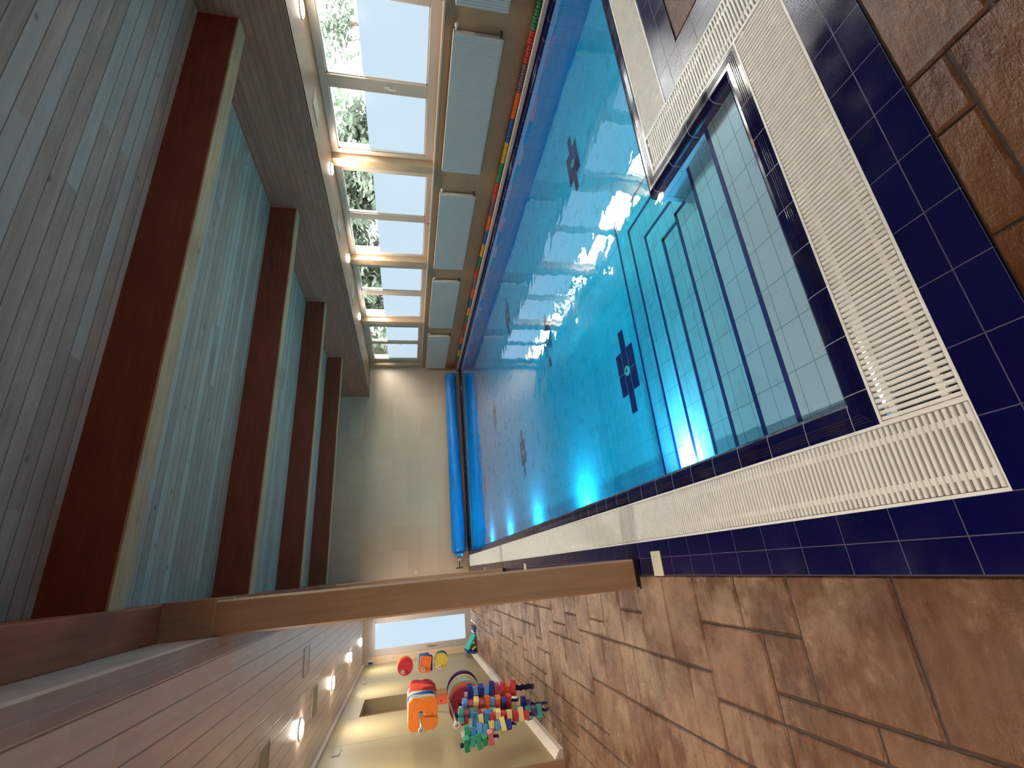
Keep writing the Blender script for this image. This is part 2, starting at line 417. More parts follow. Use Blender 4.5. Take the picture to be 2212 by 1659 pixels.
# gutter channel under the gratings
b = MB()
b.box(GLx, GIx, NOy, FW-.3, -.16, -.10); b.box(GIx, AX, NOy, NIy, -.16, -.10); b.box(AX, BT, NOy, GB1, -.16, -.10); b.box(BT, RW, GB0, GB1, -.16, -.10)
tag(b.build('trim_5', m['gutter']), 'dark overflow channel under the gratings', 'gutter', kind='structure')

def grating(x0, x1, y0, y1, run, label, pitch=.0212):
    """run: axis of the channel; slats lie across it"""
    b = MB(); fr = .011
    L0, L1, C0, C1 = (y0, y1, x0, x1) if run == 'y' else (x0, x1, y0, y1)
    def bx(l0, l1, c0, c1, z0, z1, tp=0):
        a = (c0, c1, l0, l1) if run == 'y' else (l0, l1, c0, c1)
        (b.taper(*a, z0, z1, tp) if tp else b.box(*a, z0, z1))
    bx(L0, L0+.005, C0+fr, C1-fr, -.03, .001); bx(L1-.005, L1, C0+fr, C1-fr, -.03, .001); bx(L0, L1, C0, C0+fr, -.03, .001); bx(L0, L1, C1-fr, C1, -.03, .001)
    n = int((L1-L0-.012)/pitch); ins = (C1-C0)*.17
    for i in range(n):
        l = L0+.008+i*pitch
        bx(l, l+.0126, C0+fr+.002, C1-fr-.002, -.02, .002, .0025)
    for c in (C0+ins, C1-ins-.022): bx(L0+.002, L1-.002, c, c+.022, -.018, -.0035)
    o = b.build('grating', m['grate'])
    return tag(o, label, 'grating')
GR = 'white slatted gratings over the overflow channel'
grating(GLx, GIx, NOy, FW-.3, 'y', 'long white grating along the left side of the pool')
grating(GIx, AX, NOy, NIy, 'x', 'white grating across the near end above the steps')
grating(AX, BT, NOy, GB1, 'y', 'white grating on the block between the steps and the navy tiles')
grating(BT, RW, GB0, GB1, 'x', 'fine white grating along the front of the block before the deep pool')

PROF = [(0, 0)] + [(d+q, z) for d in (.018, .028, .038, .048) for q, z in ((0, 0), (.003, .0022), (.006, 0))] + [(.078, 0), (.094, -.003), (.105, -.009), (.112, -.02), (CW, -.034), (CW, -.075)]
def coping(path, label, name, uvo=0.0, wid=CW, PROF=PROF):
    """sweep the coping profile; path = [(x, y, nx, ny)], n points into the pool (mitred)"""
    k = wid/CW; me_v = []; n = len(PROF); uvs = []; L = uvo; prev = None; rows = []
    for (x, y, nx, ny) in path:
        if prev: L += math.hypot(x-prev[0], y-prev[1])
        rows.append(L); prev = (x, y)
        for d, z in PROF: me_v.append((x+nx*d*k, y+ny*d*k, z))
    fs = [(i*n+j, i*n+j+1, (i+1)*n+j+1, (i+1)*n+j) for i in range(len(path)-1) for j in range(n-1)]
    me = bpy.data.meshes.new(name); me.from_pydata(me_v, [], fs); me.materials.append(m['blue_cope'])
    uv = me.uv_layers.new(name='UVMap')
    for p in me.polygons:
        p.use_smooth = False
        for li in p.loop_indices:
            vi = me.loops[li].vertex_index; x, y, z = me_v[vi]; i, j = divmod(vi, n)
            # tile length runs with the edge
            seg = min(p.index//(n-1), len(path)-2)
            hor = abs(path[seg+1][0]-path[seg][0]) > abs(path[seg+1][1]-path[seg][1])
            uv.data[li].uv = ((x if hor else y)+uvo, .2+j*.001)
    bm = bmesh.new(); bm.from_mesh(me); bmesh.ops.recalc_face_normals(bm, faces=bm.faces); 
    up = [f for f in bm.faces if abs(f.normal.z) > .9]
    if up and up[0].normal.z < 0: bmesh.ops.reverse_faces(bm, faces=bm.faces)
    bm.to_mesh(me); bm.free()
    o = bpy.data.objects.new(name, me); COL.objects.link(o)
    return tag(o, label, 'pool coping', kind='structure')
coping([(GIx, PY1+.05, 1, 0), (GIx, NIy, 1, 1)], 'navy coping tiles along the left pool edge', 'trim_6', -1.36+.213*8)
coping([(GIx, NIy, 1, 1), (AX, NIy, -1, 1)], 'navy coping tiles above the steps at the near end', 'trim_7', -.471+.213*3)
coping([(AX, NIy, -1, 1), (AX, GB1, -1, 1)], 'navy coping tiles on the inner side of the block', 'trim_8', 0)
coping([(AX, GB1, -1, 1), (RW, GB1, 0, 1)], 'navy coping tiles along the front of the block', 'trim_9', 0)
RE = 5.78
coping([(RE, GB1-.2, -1, 0), (RE, PY1+.12, -1, 0)], 'navy coping tiles below the window wall', 'trim_10', 0, wid=RE-PX1, PROF=PROF[:-2]+[(CW, -.030)])
coping([(GIx, PY1+CW, 0, -1), (RE, PY1+CW, 0, -1)], 'navy coping tiles at the far end of the pool', 'trim_11', 0)
# solid bodies under coping / block / ledges
b = MB()
b.box(GIx, PX0+.0, NIy, PY1+.05, -.3, -.076); b.box(GIx, AX, NIy, PY0, -.3, -.076)
b = MB(); b.box(0.0, RW, PY1+CW, FW, -.2, -.001)
tag(b.build('trim_12', m['blue_side'], uvoff=(0, 0)), 'narrow navy ledge under the rolled cover at the far wall', 'tile ledge', kind='structure')
b = MB(); b.box(RE, RW, 0, FW, -.3, .02); b.box(RE, RW, 0, FW, .02, .072, 1)
tag(b.build('trim_13', [m['blue_plain'], m['skirt']], bevel=.004), 'cream ledge between the pool and the window wall', 'ledge', kind='structure')

# ------------------------------------------------------------------ pool basin, steps, water
b = MB()
def q(vs, mi=0): b.add(vs, [(0, 1, 2, 3)], mi)
q([(PX0-.2, PY0-.2, FZ), (PX1+.2, PY0-.2, FZ), (PX1+.2, PY1+.2, FZ), (PX0-.2, PY1+.2, FZ)], 1)
BB = -.072  # bottom of the navy band
def wall(x0, y0, x1, y1, top=BB):
    q([(x0, y0, FZ), (x1, y1, FZ), (x1, y1, top), (x0, y0, top)], 0)
wall(PX0, PY1, PX0, PY0); wall(PX0, PY0, BKx, PY0); wall(BKx, PY0, BKx, BKy); wall(BKx, BKy, PX1, BKy); wall(PX1, BKy, PX1, PY1, -.028); wall(PX1, PY1, PX0, PY1)
tag(b.build('pool_basin', [m['pool'], m['pool_floor']], uvoff=(-PX0, -PY0+.1065*4)), 'pale tiled basin of the pool', 'pool', kind='structure')
SY = [1.66, 1.93, 2.21, 2.47, 2.745, 3.04, 3.335]; SX = [BKx, BKx, 2.10, 2.10, 2.35, 2.65, 2.94]
b = MB(); e = MB()
for k in range(7):
    z = -.07-.05*k; y = SY[k]; x = SX[k]
    b.box(PX0-.01, x, PY0-.01, y, FZ-.01, z)
    w = .026
    e.box(PX0, x, y-w, y+.0015, z-.006, z+.0015)
    if k >= 2:
        y0 = {2: 2.08, 3: 2.21}.get(k, BKy)
        e.box(x-w, x+.0015, y0, y, z-.006, z+.0015)
tag(b.build('pool_steps', m['pool'], uvoff=(-.471+.213*3, -PY0+.1065*20)), 'seven broad pale tiled steps leading down into the pool', 'steps', kind='structure')
m['nosing'] = plain('navy_step_nosing', (8, 20, 110), .6, .05)
tag(e.build('trim_14', m['nosing']), 'navy nosing tiles on the pool steps', 'step nosing', kind='structure')
b = MB(); zb = FZ-.05
pts = [(PX0-.02, PY0-.02), (BKx+.02, PY0-.02), (BKx+.02, BKy-.02), (PX1+.02, BKy-.02), (PX1+.02, PY1+.02), (PX0-.02, PY1+.02)]
n = len(pts)
b.add([(x, y, WZ) for x, y in pts] + [(x, y, zb) for x, y in pts], [tuple(range(n)), tuple(range(2*n-1, n-1, -1))] + [(i, n+i, n+(i+1) % n, (i+1) % n) for i in range(n)])
o = b.build('pool_water', m['water'])
tag(o, 'clear turquoise water with gentle ripples filling the pool', 'water', kind='stuff')

# inlaid navy crosses with a drain in the middle
def inlay(x, y, label):
    r = thing('floor_inlay', (x, y, FZ), label, 'floor ornament', 'navy cross inlays on the pool floor')
    a = MB(); a.box(-.2125, .2125, -.175, .175, 0, .003); a.box(-.41, -.2125, -.05, .05, 0, .003); a.box(.2125, .41, -.05, .05, 0, .003); a.build('navy_cross', m['blue_plain'], r)
    a = MB()
    for yy in (-.055, .055): a.box(-.2125, .2125, yy-.002, yy+.002, .003, .0036)
    a.box(-.002, .002, -.175, .175, .003, .0036); a.build('grout_line', m['marker'], r)
    a = MB(); a.tube((0, 0, .003), (0, 0, .009), .05, .045, 20); a.tube((0, 0, .009), (0, 0, .012), .016, .014, 12, 1); a.build('drain_cover', [m['marker'], m['dark_steel']], r)
for x, y, l in ((1.593, 3.70, 'navy cross inlay with a pale drain just beyond the lowest step'), (4.52, 4.05, 'navy cross inlay nearest the window wall before the block'),
        (3.0, 5.85, 'navy cross inlay in the middle of the near half of the pool'), (1.84, 7.95, 'navy cross inlay on the grating side halfway down the pool'),
        (4.72, 8.12, 'navy cross inlay on the window side halfway down the pool'), (3.27, 10.3, 'navy cross inlay in the middle of the far half of the pool'),
        (2.03, 12.42, 'navy cross inlay on the grating side near the rolled cover'), (4.52, 12.75, 'navy cross inlay on the window side near the rolled cover')):
    inlay(x, y, l)
# underwater lamps in the left wall; past the first, added to brighten the water
for k, (y, z) in enumerate(((2.83, -.23), (5.2, -.25), (7.4, -.25), (9.6, -.25), (11.8, -.25))):
    r = thing('underwater_lamp', (PX0+.005, y, z), 'round pool lamp glowing over the lower steps' if k == 0 else 'added pool lamp, unseen under the left edge, %s from the steps' % ('', 'second', 'third', 'fourth', 'fifth')[k], 'lamp', 'underwater lamps')
    a = MB(); a.torus((0.004, 0, 0), (1, 0, 0), .085, .012); a.build('rim', m['steel'], r)
    a = MB(); a.tube((-.004, 0, 0), (.006, 0, 0), .08, .08, 24); a.build('lens', m['lens_cool'], r)
    ld = bpy.data.lights.new('pool_lamp_light', 'AREA'); ld.shape = 'DISK'; ld.size = .15; ld.energy = POOL_W*(1.15 if k == 0 else .65); ld.color = (.82, .96, 1)
    lo = bpy.data.objects.new('light', ld); COL.objects.link(lo); lo.parent = r; lo.location = (.012, 0, 0); lo.rotation_euler = (0, math.radians(-90), 0)

# ------------------------------------------------------------------ walls
# far wall, up to the roof
b = MB(); b.box(-.1, 6.3, FW, FW+.2, -.5, 4.2); b.box(-.95, -.1, FW, FW+.2, -.1, 4.2); b.box(-1.79, -.95, FW, FW+.2, 2.6, 4.2); b.box(-2.2, -1.79, FW, FW+.2, -.1, 4.2)
tag(b.build('wall_far', m['farwall']), 'beige tiled far wall behind the rolled pool cover', 'wall', kind='structure')
b = MB(); b.box(-3.2, 6.3, BY0-.2, BY0, -.1, 4.2)
tag(b.build('wall_back', m['tan']), 'wall behind the camera', 'wall', kind='structure')
# window wall
WIN = [(-1.69, .65), (0.81, 3.15), (3.31, 5.66), (5.81, 8.15), (8.32, 10.65), (10.83, 13.30)]  # first unit is unseen, added behind the camera for more daylight
GLS = [((-1.54, -.57), (-.39, .5), 1.29, 2.57), ((.96, 1.93), (2.11, 3.0), 1.29, 2.57), ((3.46, 4.43), (4.61, 5.585), 1.29, 2.57), ((6.0, 6.96), (7.105, 8.10), 1.24, 2.58), ((8.56, 9.44), (9.635, 10.62), 1.24, 2.57), ((11.17, 11.99), (12.145, 13.14), 1.26, 2.53)]
ZS, ZT = 1.155, 2.668
b = MB(); b.box(RW, 6.3, BY0, FW, .0, ZS-.015); b.box(RW, 6.3, BY0, FW, SZ+.051, 3.0)
b.box(RW, 6.3, BY0, WIN[0][0], ZS-.015, ZT)
tag(b.build('wall_right', m['tan']), 'brown rendered window wall above the pool ledge', 'wall', kind='structure')
b = MB()
ed = [WIN[i][1] for i in range(6)]; st = [WIN[i][0] for i in range(1, 6)] + [FW]
for a_, c_ in zip(ed, st): b.box(RW+.003, 6.28, a_, c_, ZS, ZT)
tag(b.build('trim_15', m['post_wall'], bevel=.006), 'timber pilasters between the windows', 'pilaster', kind='structure')
b = MB(); b.box(RW-.022, 6.16, WIN[0][0], FW, ZS-.018, ZS+.004)
tag(b.build('trim_16', m['white'], bevel=.004), 'thin white window sill along the window wall', 'window sill', kind='structure')
for k, ((y0, y1), (ga, gb, z0, z1)) in enumerate(zip(WIN, GLS)):
    r = thing('window_%d' % (k+1), (6.1, (y0+y1)/2, ZS), 'pale framed two pane window, %s' % ('unseen, added behind the camera for its daylight', 'beside the camera', 'largest and nearest in view', 'second in view with the pink ornament on its sill', 'third in view', 'last one by the beige wall')[k], 'window'); r['kind'] = 'structure'
    cy = (y0+y1)/2; fr = MB(); X0, X1 = -.045, .035
    def bar(ya, yb, za, zb, mi=0): fr.box(X0, X1, ya-cy, yb-cy, za-ZS, zb-ZS, mi)
    bar(y0, y1, ZS, z0); bar(y0, y1, z1, ZT); bar(y0, ga[0], z0, z1); bar(ga[1], gb[0], z0, z1); bar(gb[1], y1, z0, z1)
    fr.build('window_frame', m['white'], r, bevel=.006)
    for (a0, a1) in (ga, gb):
        zf = 2.12 if k != 3 else 2.10
        s_ = MB()
        for (ya, yb, za, zb) in ((a0, a1, z0, z0+.018), (a0, a1, z1-.018, z1), (a0, a0+.016, z0, z1), (a1-.016, a1, z0, z1)): s_.box(-.02, .02, ya-cy, yb-cy, za-ZS, zb-ZS)
        s_.build('glazing_bead', m['white_enamel'], r)
        g = MB(); g.box(-.006, .0, a0-cy, a1-cy, zf-ZS, z1-ZS); g.build('clear_pane', m['glass'], r)
        g = MB(); g.box(-.006, .0, a0-cy, a1-cy, z0-ZS, zf-ZS); g.build('frosted_pane', m['film'], r)
    if k in (2, 5):
        ym = (ga[1]+gb[0])/2-cy; h = MB(); h.box(X0-.012, X0, ym-.014, ym+.014, .62, .70); h.box(X0-.045, X0-.012, ym-.008, ym+.008, .65, .67); h.box(X0-.045, X0-.032, ym-.009, ym+.009, .55, .67)
        h.build('handle', m['white_enamel'], r, bevel=.003)
# left (float) wall with niche
NY0, NY1, NZ0, NZ1 = 8.80, 9.90, .87, 2.345
b = MB(); LE = 5.84
b.box(LW-.5, LW, LE, NY0, 0, 2.9); b.box(LW-.5, LW, NY1, FW, 0, 2.9); b.box(LW-.5, LW, NY0, NY1, 0, NZ0); b.box(LW-.5, LW, NY0, NY1, NZ1, 2.9)
for y in (7.54, 12.42): b.box(LW, LW+.0015, y-.003, y+.003, .1, SZ, 1)
for z0_, z1_ in ((.1, NZ0), (NZ1, SZ)): b.box(LW, LW+.0015, 8.757, 8.763, z0_, z1_, 1)
tag(b.build('wall_left', [m['cream'], m['vent']]), 'cream panelled wall on the left with a niche and hanging floats', 'wall', kind='structure')
b = MB(); b.box(LW-.26, LW-.2, NY0, NY1, NZ0, NZ1)
tag(b.build('wall_niche', m['tan']), 'tan back panel of the wall niche', 'wall', kind='structure')
b = MB(); b.box(LW-.5, LW+.0, LE-.03, LE-.002, 0, SZ)
tag(b.build('trim_17', m['post']), 'timber end board where the cream wall stops', 'end board', kind='structure')
b = MB(); b.box(-2.75, -2.6, BY0, LE, 0, SZ+.2); b.box(-2.75, LW-.5, LE, LE+.1, 0, SZ+.2)
tag(b.build('wall_side', m['tan']), 'recessed wall left of the camera', 'wall', kind='structure')
b = MB(); b.add([(LW, LE, 0), (LW+.085, LE, 0), (LW+.078, LE, .045), (LW, LE, .10), (LW, FW, 0), (LW+.085, FW, 0), (LW+.078, FW, .045), (LW, FW, .10)], [(0,1,2,3), (7,6,5,4), (1,5,6,2), (2,6,7,3), (0,4,5,1)])
b.v = b.v
tag(b.build('baseboard_left', m['skirt']), 'pale cove skirting along the foot of the cream wall', 'skirting', kind='structure')
# glazed door in the far wall of the walkway
r = thing('door_1', (-1.37, FW+.02, 0), 'tall glazed door with a frosted pane at the end of the walkway', 'door'); r['kind'] = 'structure'
a = MB(); a.box(-.42, .42, -.02, .06, 0, .17); a.box(-.42, .42, -.02, .06, 2.41, 2.60); a.box(-.42, -.27, -.02, .06, .17, 2.41); a.box(.30, .42, -.02, .06, .17, 2.41); a.build('door_frame', m['door_frame'], r, bevel=.008)
a = MB(); a.box(-.27, .30, .01, .02, .17, 2.41); a.build('frosted_pane', m['film'], r)
a = MB(); a.box(-.345, -.325, -.07, -.055, .95, 1.15); a.box(-.345, -.325, -.06, -.02, .96, .98); a.box(-.345, -.325, -.06, -.02, 1.12, 1.14); a.build('door_handle', m['steel'], r)

# ------------------------------------------------------------------ roof, fascias, soffits, rafters, beam, columns
def zr(x): return 3.55-(x+.04)*.0199      # underside of the roof boards
b = MB()
xa, xb = -.24, FX+.05
b.add([(xa, BY0, zr(xa)), (xb, BY0, zr(xb)), (xb, FW, zr(xb)), (xa, FW, zr(xa)), (xa, BY0, zr(xa)+.1), (xb, BY0, zr(xb)+.1), (xb, FW, zr(xb)+.1), (xa, FW, zr(xa)+.1)],
      [(3,2,1,0), (4,5,6,7), (0,1,5,4), (1,2,6,5), (2,3,7,6), (3,0,4,7)])
tag(b.build('ceiling', m['roof']), 'boarded ceiling over the pool, greyed and bluish', 'ceiling', kind='structure')
b = MB(); b.box(FX, FX+.06, BY0, FW, SZ, 3.5)
tag(b.build('trim_18', m['fascia']), 'brown boarded fascia between the high ceiling and the window soffit', 'fascia', kind='structure')
b = MB(); b.box(FX+.012, 6.3, BY0, FW, SZ, SZ+.05)
tag(b.build('ceiling_soffit_right', m['soffit_r']), 'narrow ribbed soffit above the windows', 'ceiling', kind='structure')
b = MB(); b.box(-2.75, -.235, BY0, FW, SZ, SZ+.05)
tag(b.build('ceiling_soffit_left', m['soffit']), 'low soffit of pale boards over the walkway', 'ceiling', kind='structure')
b = MB(); b.box(-.29, -.2352, BY0, FW, SZ-.008, 2.99); b.box(-.335, -.2902, BY0, FW, SZ-.012, SZ-.0005, 0)
tag(b.build('trim_19', m['fascia_l']), 'grey brown edge board between the beam and the walkway soffit', 'edge board', kind='structure')
b = MB(); b.box(LW-.02, LW+.045, LE, FW, SZ-.035, SZ+.01)
tag(b.build('trim_20', m['soffit']), 'moulding where the cream wall meets the soffit', 'moulding', kind='structure')
b = MB(); b.box(-.235, -.04, BY0, FW, 2.98, 3.75)
tag(b.build('longitudinal_beam', m['beam'], bevel=.006), 'long reddish brown timber beam running over the columns', 'beam')
RL = ['first brown rafter, largest and nearest overhead', 'second brown rafter from the camera', 'third brown rafter from the camera', 'fourth brown rafter, farthest and nearest the beige wall']
for k in range(-1, 4):
    y = 3.215+2.515*k; th = .17
    r = thing('rafter', (FX, y, 3.1), RL[k] if k >= 0 else 'brown rafter above and behind the camera', 'rafter', 'rafters across the ceiling')
    def pts_(z0, z1):
        dx = -5.03; dz = .1
        return [(0, 0, z0), (0, th, z0), (0, th, z1), (0, 0, z1), (dx, 0, z0+dz), (dx, th, z0+dz), (dx, th, z1+dz), (dx, 0, z1+dz)]
    F = [(0,1,2,3), (7,6,5,4), (0,4,5,1), (1,5,6,2), (2,6,7,3), (3,7,4,0)]
    a = MB(); a.add(pts_(.014, .352), F); a.build('rafter_body', m['rafter'], r)
    a = MB(); a.add(pts_(0, .014), F); a.build('lit_underside', m['rafter_base'], r)  # thin strip added to carry the brightened underside colour
def column(y, label):
    r = thing('column', (-.1375, y, 0), label, 'column', 'timber columns beside the pool')
    h = .0975
    a = MB()
    pr = [(-h, .0), (-h+.012, -.0), (h-.012, 0), (h, .012), (h, .178), (h-.012, .19), (-h+.012, .19), (-h, .178)]
    pr = [(-h, .012), (-h+.012, 0), (h-.012, 0), (h, .012), (h, .178), (h-.012, .19), (-h+.012, .19), (-h, .178)]
    nn = len(pr)
    a.add([(x, yy, .03) for x, yy in pr]+[(x, yy, 2.985) for x, yy in pr], [tuple(range(nn))[::-1], tuple(range(nn, 2*nn))]+[(i, (i+1) % nn, nn+(i+1) % nn, nn+i) for i in range(nn)])
    a.build('post', m['post'], r)
    a = MB(); a.box(-h+.01, h-.01, .012, .178, 0, .03); a.box(-h-.004, h+.004, .0, .19, 0, .008); a.build('steel_foot', m['dark_steel'], r)
    a = MB(); a.box(-h-.016, h+.012, -.014, .2, 2.70, 2.98); a.build('cap_plate', m['post'], r, bevel=.004)
    return r
column(3.32, 'nearest tall timber column standing on the navy tiles')
column(8.40, 'second timber column, mostly hidden behind the nearest one')
b = MB(); b.box(-.055, -.03, 3.34, 3.40, 2.62, 2.70)
tag(b.build('junction_cover', m['vent'], bevel=.003), 'small pale cover fixed high on the edge of the nearest column', 'cover')

# hatches and lamps in the soffits
def hatch(x0, x1, y0, y1, label, mat):
    r = thing('access_hatch', ((x0+x1)/2, (y0+y1)/2, SZ), label, 'hatch', 'square access hatches in the soffits'); w = (x1-x0)/2; h = (y1-y0)/2
    a = MB(); a.box(-w, w, -h, h, -.006, 0); a.build('panel', mat, r)
    a = MB(); t = .008
    for q_ in ((-w-t, w+t, -h-t, -h), (-w-t, w+t, h, h+t), (-w-t, -w, -h, h), (w, w+t, -h, h)): a.box(*q_, -.011, 0)
    a.build('rim', m['white'], r)
hatch(-.89, -.635, 5.93, 6.2, 'pale square hatch in the walkway soffit beside the column', m['skirt'])
hatch(-1.40, -1.12, 6.55, 6.86, 'grey hatch in the walkway soffit between the lamps', m['vent'])
hatch(-1.37, -1.10, 4.42, 4.72, 'grey hatch in the walkway soffit nearest the camera', m['vent'])
for k, y in enumerate((4.32, 6.45, 8.6, 10.8)):
    hatch(5.35, 5.63, y, y+.30, 'square hatch in the soffit above the windows, %s from the camera' % ('first', 'second', 'third', 'fourth')[k], m['vent'])
def lamp(x, y, label, power=1.0):
    r = thing('downlight', (x, y, SZ), label, 'ceiling lamp', 'round recessed downlights')
    a = MB(); a.torus((0, 0, -.004), (0, 0, 1), .088, .008, 28, 8); a.build('rim', m['white_enamel'], r)
    a = MB(); a.tube((0, 0, -.002), (0, 0, -.024), .084, .074, 28); a.build('lens', m['lens_warm'], r)
    ld = bpy.data.lights.new('downlight_light', 'AREA'); ld.shape = 'DISK'; ld.size = .15; ld.energy = LAMP_W*power; ld.color = (1, .90, .74); ld.spread = math.radians(165)
    lo = bpy.data.objects.new('light', ld); COL.objects.link(lo); lo.parent = r; lo.location = (0, 0, -.027)
ORD = ('first', 'second', 'third', 'fourth', 'fifth', 'sixth', 'seventh')
for k, y in enumerate((-1.0, 1.3, 3.55, 5.95, 8.17, 10.45, 12.6)):
    lamp(-1.34, y, 'glowing round lamp in the walkway soffit, %s' % ('unseen, added behind the camera for its daylight', 'beside the camera', 'just outside the view', 'nearest in view', 'second in view', 'third in view', 'farthest by the frosted door')[k])
for k, y in enumerate((-.9, 1.3, 3.49, 5.66, 7.83, 10.05)):
    lamp(5.72, y, 'glowing round lamp above the windows, %s' % ('unseen, added behind the camera for its daylight', 'beside the camera', 'nearest in view', 'second in view', 'third in view', 'farthest in view')[k], .55)

# ------------------------------------------------------------------ radiators
def make_rad():
    r = thing('radiator', (0, 0, 0), '', 'radiator', 'panel radiators under the windows')
    L = 2.07
    a = MB(); a.box(-.10, -.088, 0, L, 0, .60); a.box(-.104, -.10, .0, L, .035, .04); a.build('front_panel', m['rad'], r, bevel=.004)
    for y_ in (0, L-.012): a = MB(); a.box(-.088, -.03, y_, y_+.012, .02, .58); a.build('side_panel', m['white_enamel'], r)
    a = MB(); a.box(-.098, -.02, -.0, L, .588, .602); a.build('top_grille', m['white_enamel'], r, bevel=.003)
    for y_ in (.2, L-.24): a = MB(); a.box(-.03, .0, y_, y_+.04, .05, .55); a.build('wall_bracket', m['white_enamel'], r)
    a = MB(); a.tube((-.05, 0, .57), (-.05, -.05, .57), .012, .012, 12); a.tube((-.05, -.05, .57), (-.05, -.085, .57), .022, .020, 16); a.build('valve_head', m['white_enamel'], r)
    a = MB(); a.tube((-.05, 0, .03), (-.05, -.035, .03), .016, .016, 10); a.tube((-.05, -.035, .03), (-.002, -.035, .03), .012, .012, 10); a.build('pipe_joint', m['rust'], r)
    return r
rad = make_rad()
for k, (y, l) in enumerate(((1.20, 'grey radiator at the edge of view nearest the camera'), (3.56, 'long grey radiator under the first window, rusty lower corner'), (6.13, 'grey radiator under the second window'), (8.68, 'grey radiator under the third window'), (11.25, 'last grey radiator beside the rolled cover'))):
    o = rad if k == 0 else copytree(rad)
    o.location = (RW, y, .43); o['label'] = l

# ------------------------------------------------------------------ bead rope
CLR = [('green', (34, 120, 78)), ('red', (176, 52, 48)), ('mauve', (112, 82, 92)), ('orange', (212, 96, 34)), ('blue', (32, 84, 150)), ('yellow', (196, 156, 48))]
r = thing('float_line', (5.862, 3.05, .108), 'lane rope of green, red, mauve, orange, blue and yellow float discs along the window wall', 'lane rope')
RF = [m['steel']]
a = MB(); a.tube((0, -.75, 0), (0, 10.35, 0), .006, .006, 8); a.build('rope', foam((220, 214, 200)), r)
def bead_mesh(rgb):
    a = MB(); prof = [(-.034, .012), (-.034, .034), (-.02, .037), (0, .024), (.02, .037), (.034, .034), (.034, .012)]; N = 14
    v = [(R_*math.cos(2*math.pi*i/N), y, R_*math.sin(2*math.pi*i/N)) for y, R_ in prof for i in range(N)]
    f = [(j*N+i, (j+1)*N+i, (j+1)*N+(i+1) % N, j*N+(i+1) % N) for j in range(len(prof)-1) for i in range(N)]
    a.add(v, f, 0, False); o = a.build('float_disc', foam(rgb)); me = o.data; bpy.data.objects.remove(o); return me
BM = [bead_mesh(c[1]) for c in CLR]
nb = 0; rest = MB(); y = 0.0
for seg in range(-1, 26):
    for j in range(5):
        yy = seg*.393+j*.0786
        if yy > 10.30: break
        c = seg % 6
        if nb < 100:
            o = bpy.data.objects.new('float_disc', BM[c]); COL.objects.link(o); o.parent = r; o.location = (0, yy, 0); nb += 1
        else:
            me = BM[c]; rest.add([(v.co.x, v.co.y+yy, v.co.z) for v in me.vertices], [list(p.vertices) for p in me.polygons], c)
o = rest.build('float_disc', [foam(c[1]) for c in CLR], r); o['kind'] = 'stuff'; o['label'] = 'distant end of the rope of float discs'

# ------------------------------------------------------------------ rolled cover on its reel
r = thing('cover_roller', (3.0, 13.3, 0), 'long bright blue rolled pool cover along the far wall', 'pool cover')
a = MB(); N = 28
rows = []
for i in range(41):
    t = i/40; x = .45+t*5.15-3.0; R_ = .192-.042*t + (.004*math.sin(i*2.3)) - (.006 if i in (14, 27) else 0); zc = .262+.028*t
    rows.append([(x, R_*math.cos(2*math.pi*k/N), zc+R_*math.sin(2*math.pi*k/N)) for k in range(N)])
v = [p for rw in rows for p in rw]
a.add(v, [(i*N+k, i*N+(k+1) % N, (i+1)*N+(k+1) % N, (i+1)*N+k) for i in range(40) for k in range(N)] + [tuple(range(N)), tuple(range(40*N, 41*N))[::-1]], 0, True)
a.build('rolled_film', m['cover'], r)
a = MB(); a.tube((-2.56, 0, .262), (-2.66, 0, .262), .125, .10, 24); a.build('inner_core', m['cover'], r)
a = MB(); a.tube((-2.66, 0, .262), (-2.80, 0, .262), .035, .035, 14); a.build('axle', m['steel'], r)
a = MB(); a.box(-2.80, -2.76, -.05, .05, 0, .05); a.box(-2.79, -2.77, -.03, .03, .05, .29); a.build('stand', m['steel'], r, bevel=.004)
a = MB(); a.box(2.60, 2.64, -.04, .04, 0, .36); a.build('stand', m['steel'], r, bevel=.004)
a = MB(); a.tube((-2.80, 0, .262), (-2.95, 0, .262), .012, .012, 10); a.tube((-2.95, 0, .17), (-2.95, 0, .36), .014, .014, 12); a.build('hand_crank', m['black'], r)

# ------------------------------------------------------------------ small fittings
for y, l in ((3.025, 'ivory marker tile set in the navy border in front of the nearest column'), (6.83, 'ivory marker tile in the navy border halfway down the pool'), (10.6, 'ivory marker tile in the navy border near the far wall')):
    a = MB(); a.box(-.076, .076, -.062, .062, 0, .005); a.box(-.066, .066, -.052, .052, .005, .0056)
    o = a.build('marker_tile', m['marker'], None, (-.076, y, 0), bevel=.002); tag(o, l, 'marker tile', 'ivory marker tiles')
a = MB(); a.box(-.035, .035, -.012, 0, -.035, .035); a.box(-.02, .02, -.018, -.012, -.022, .022)
tag(a.build('wall_switch', m['white_enamel'], None, (.035, FW, 1.40), bevel=.003), 'small white switch on the beige wall above the cover reel', 'switch')
a = MB(); a.box(-.05, .05, -.06, 0, -.06, .06); a.box(-.04, .0, -.065, -.06, -.05, .05, 1)
tag(a.build('alarm_box', [m['white_enamel'], m['black']], None, (-1.89, FW, 2.50), bevel=.003), 'small black and white box high in the corner beside the glazed door', 'box')
for y, l in ((7.29, 'wall vent high on the cream wall nearest the camera'), (11.37, 'wall vent high on the cream wall near the far end')):
    r = thing('wall_vent', (LW, y, 2.47), l, 'vent', 'small vents high on the cream wall')
    a = MB(); a.box(0, .008, -.13, .13, -.045, .045); a.build('plate', m['vent'], r, bevel=.002)
    a = MB(); [a.box(.008, .011, -.12, .12, z-.004, z+.002) for z in (-.03, -.015, 0, .015, .03)]; a.build('slats', m['skirt'], r)
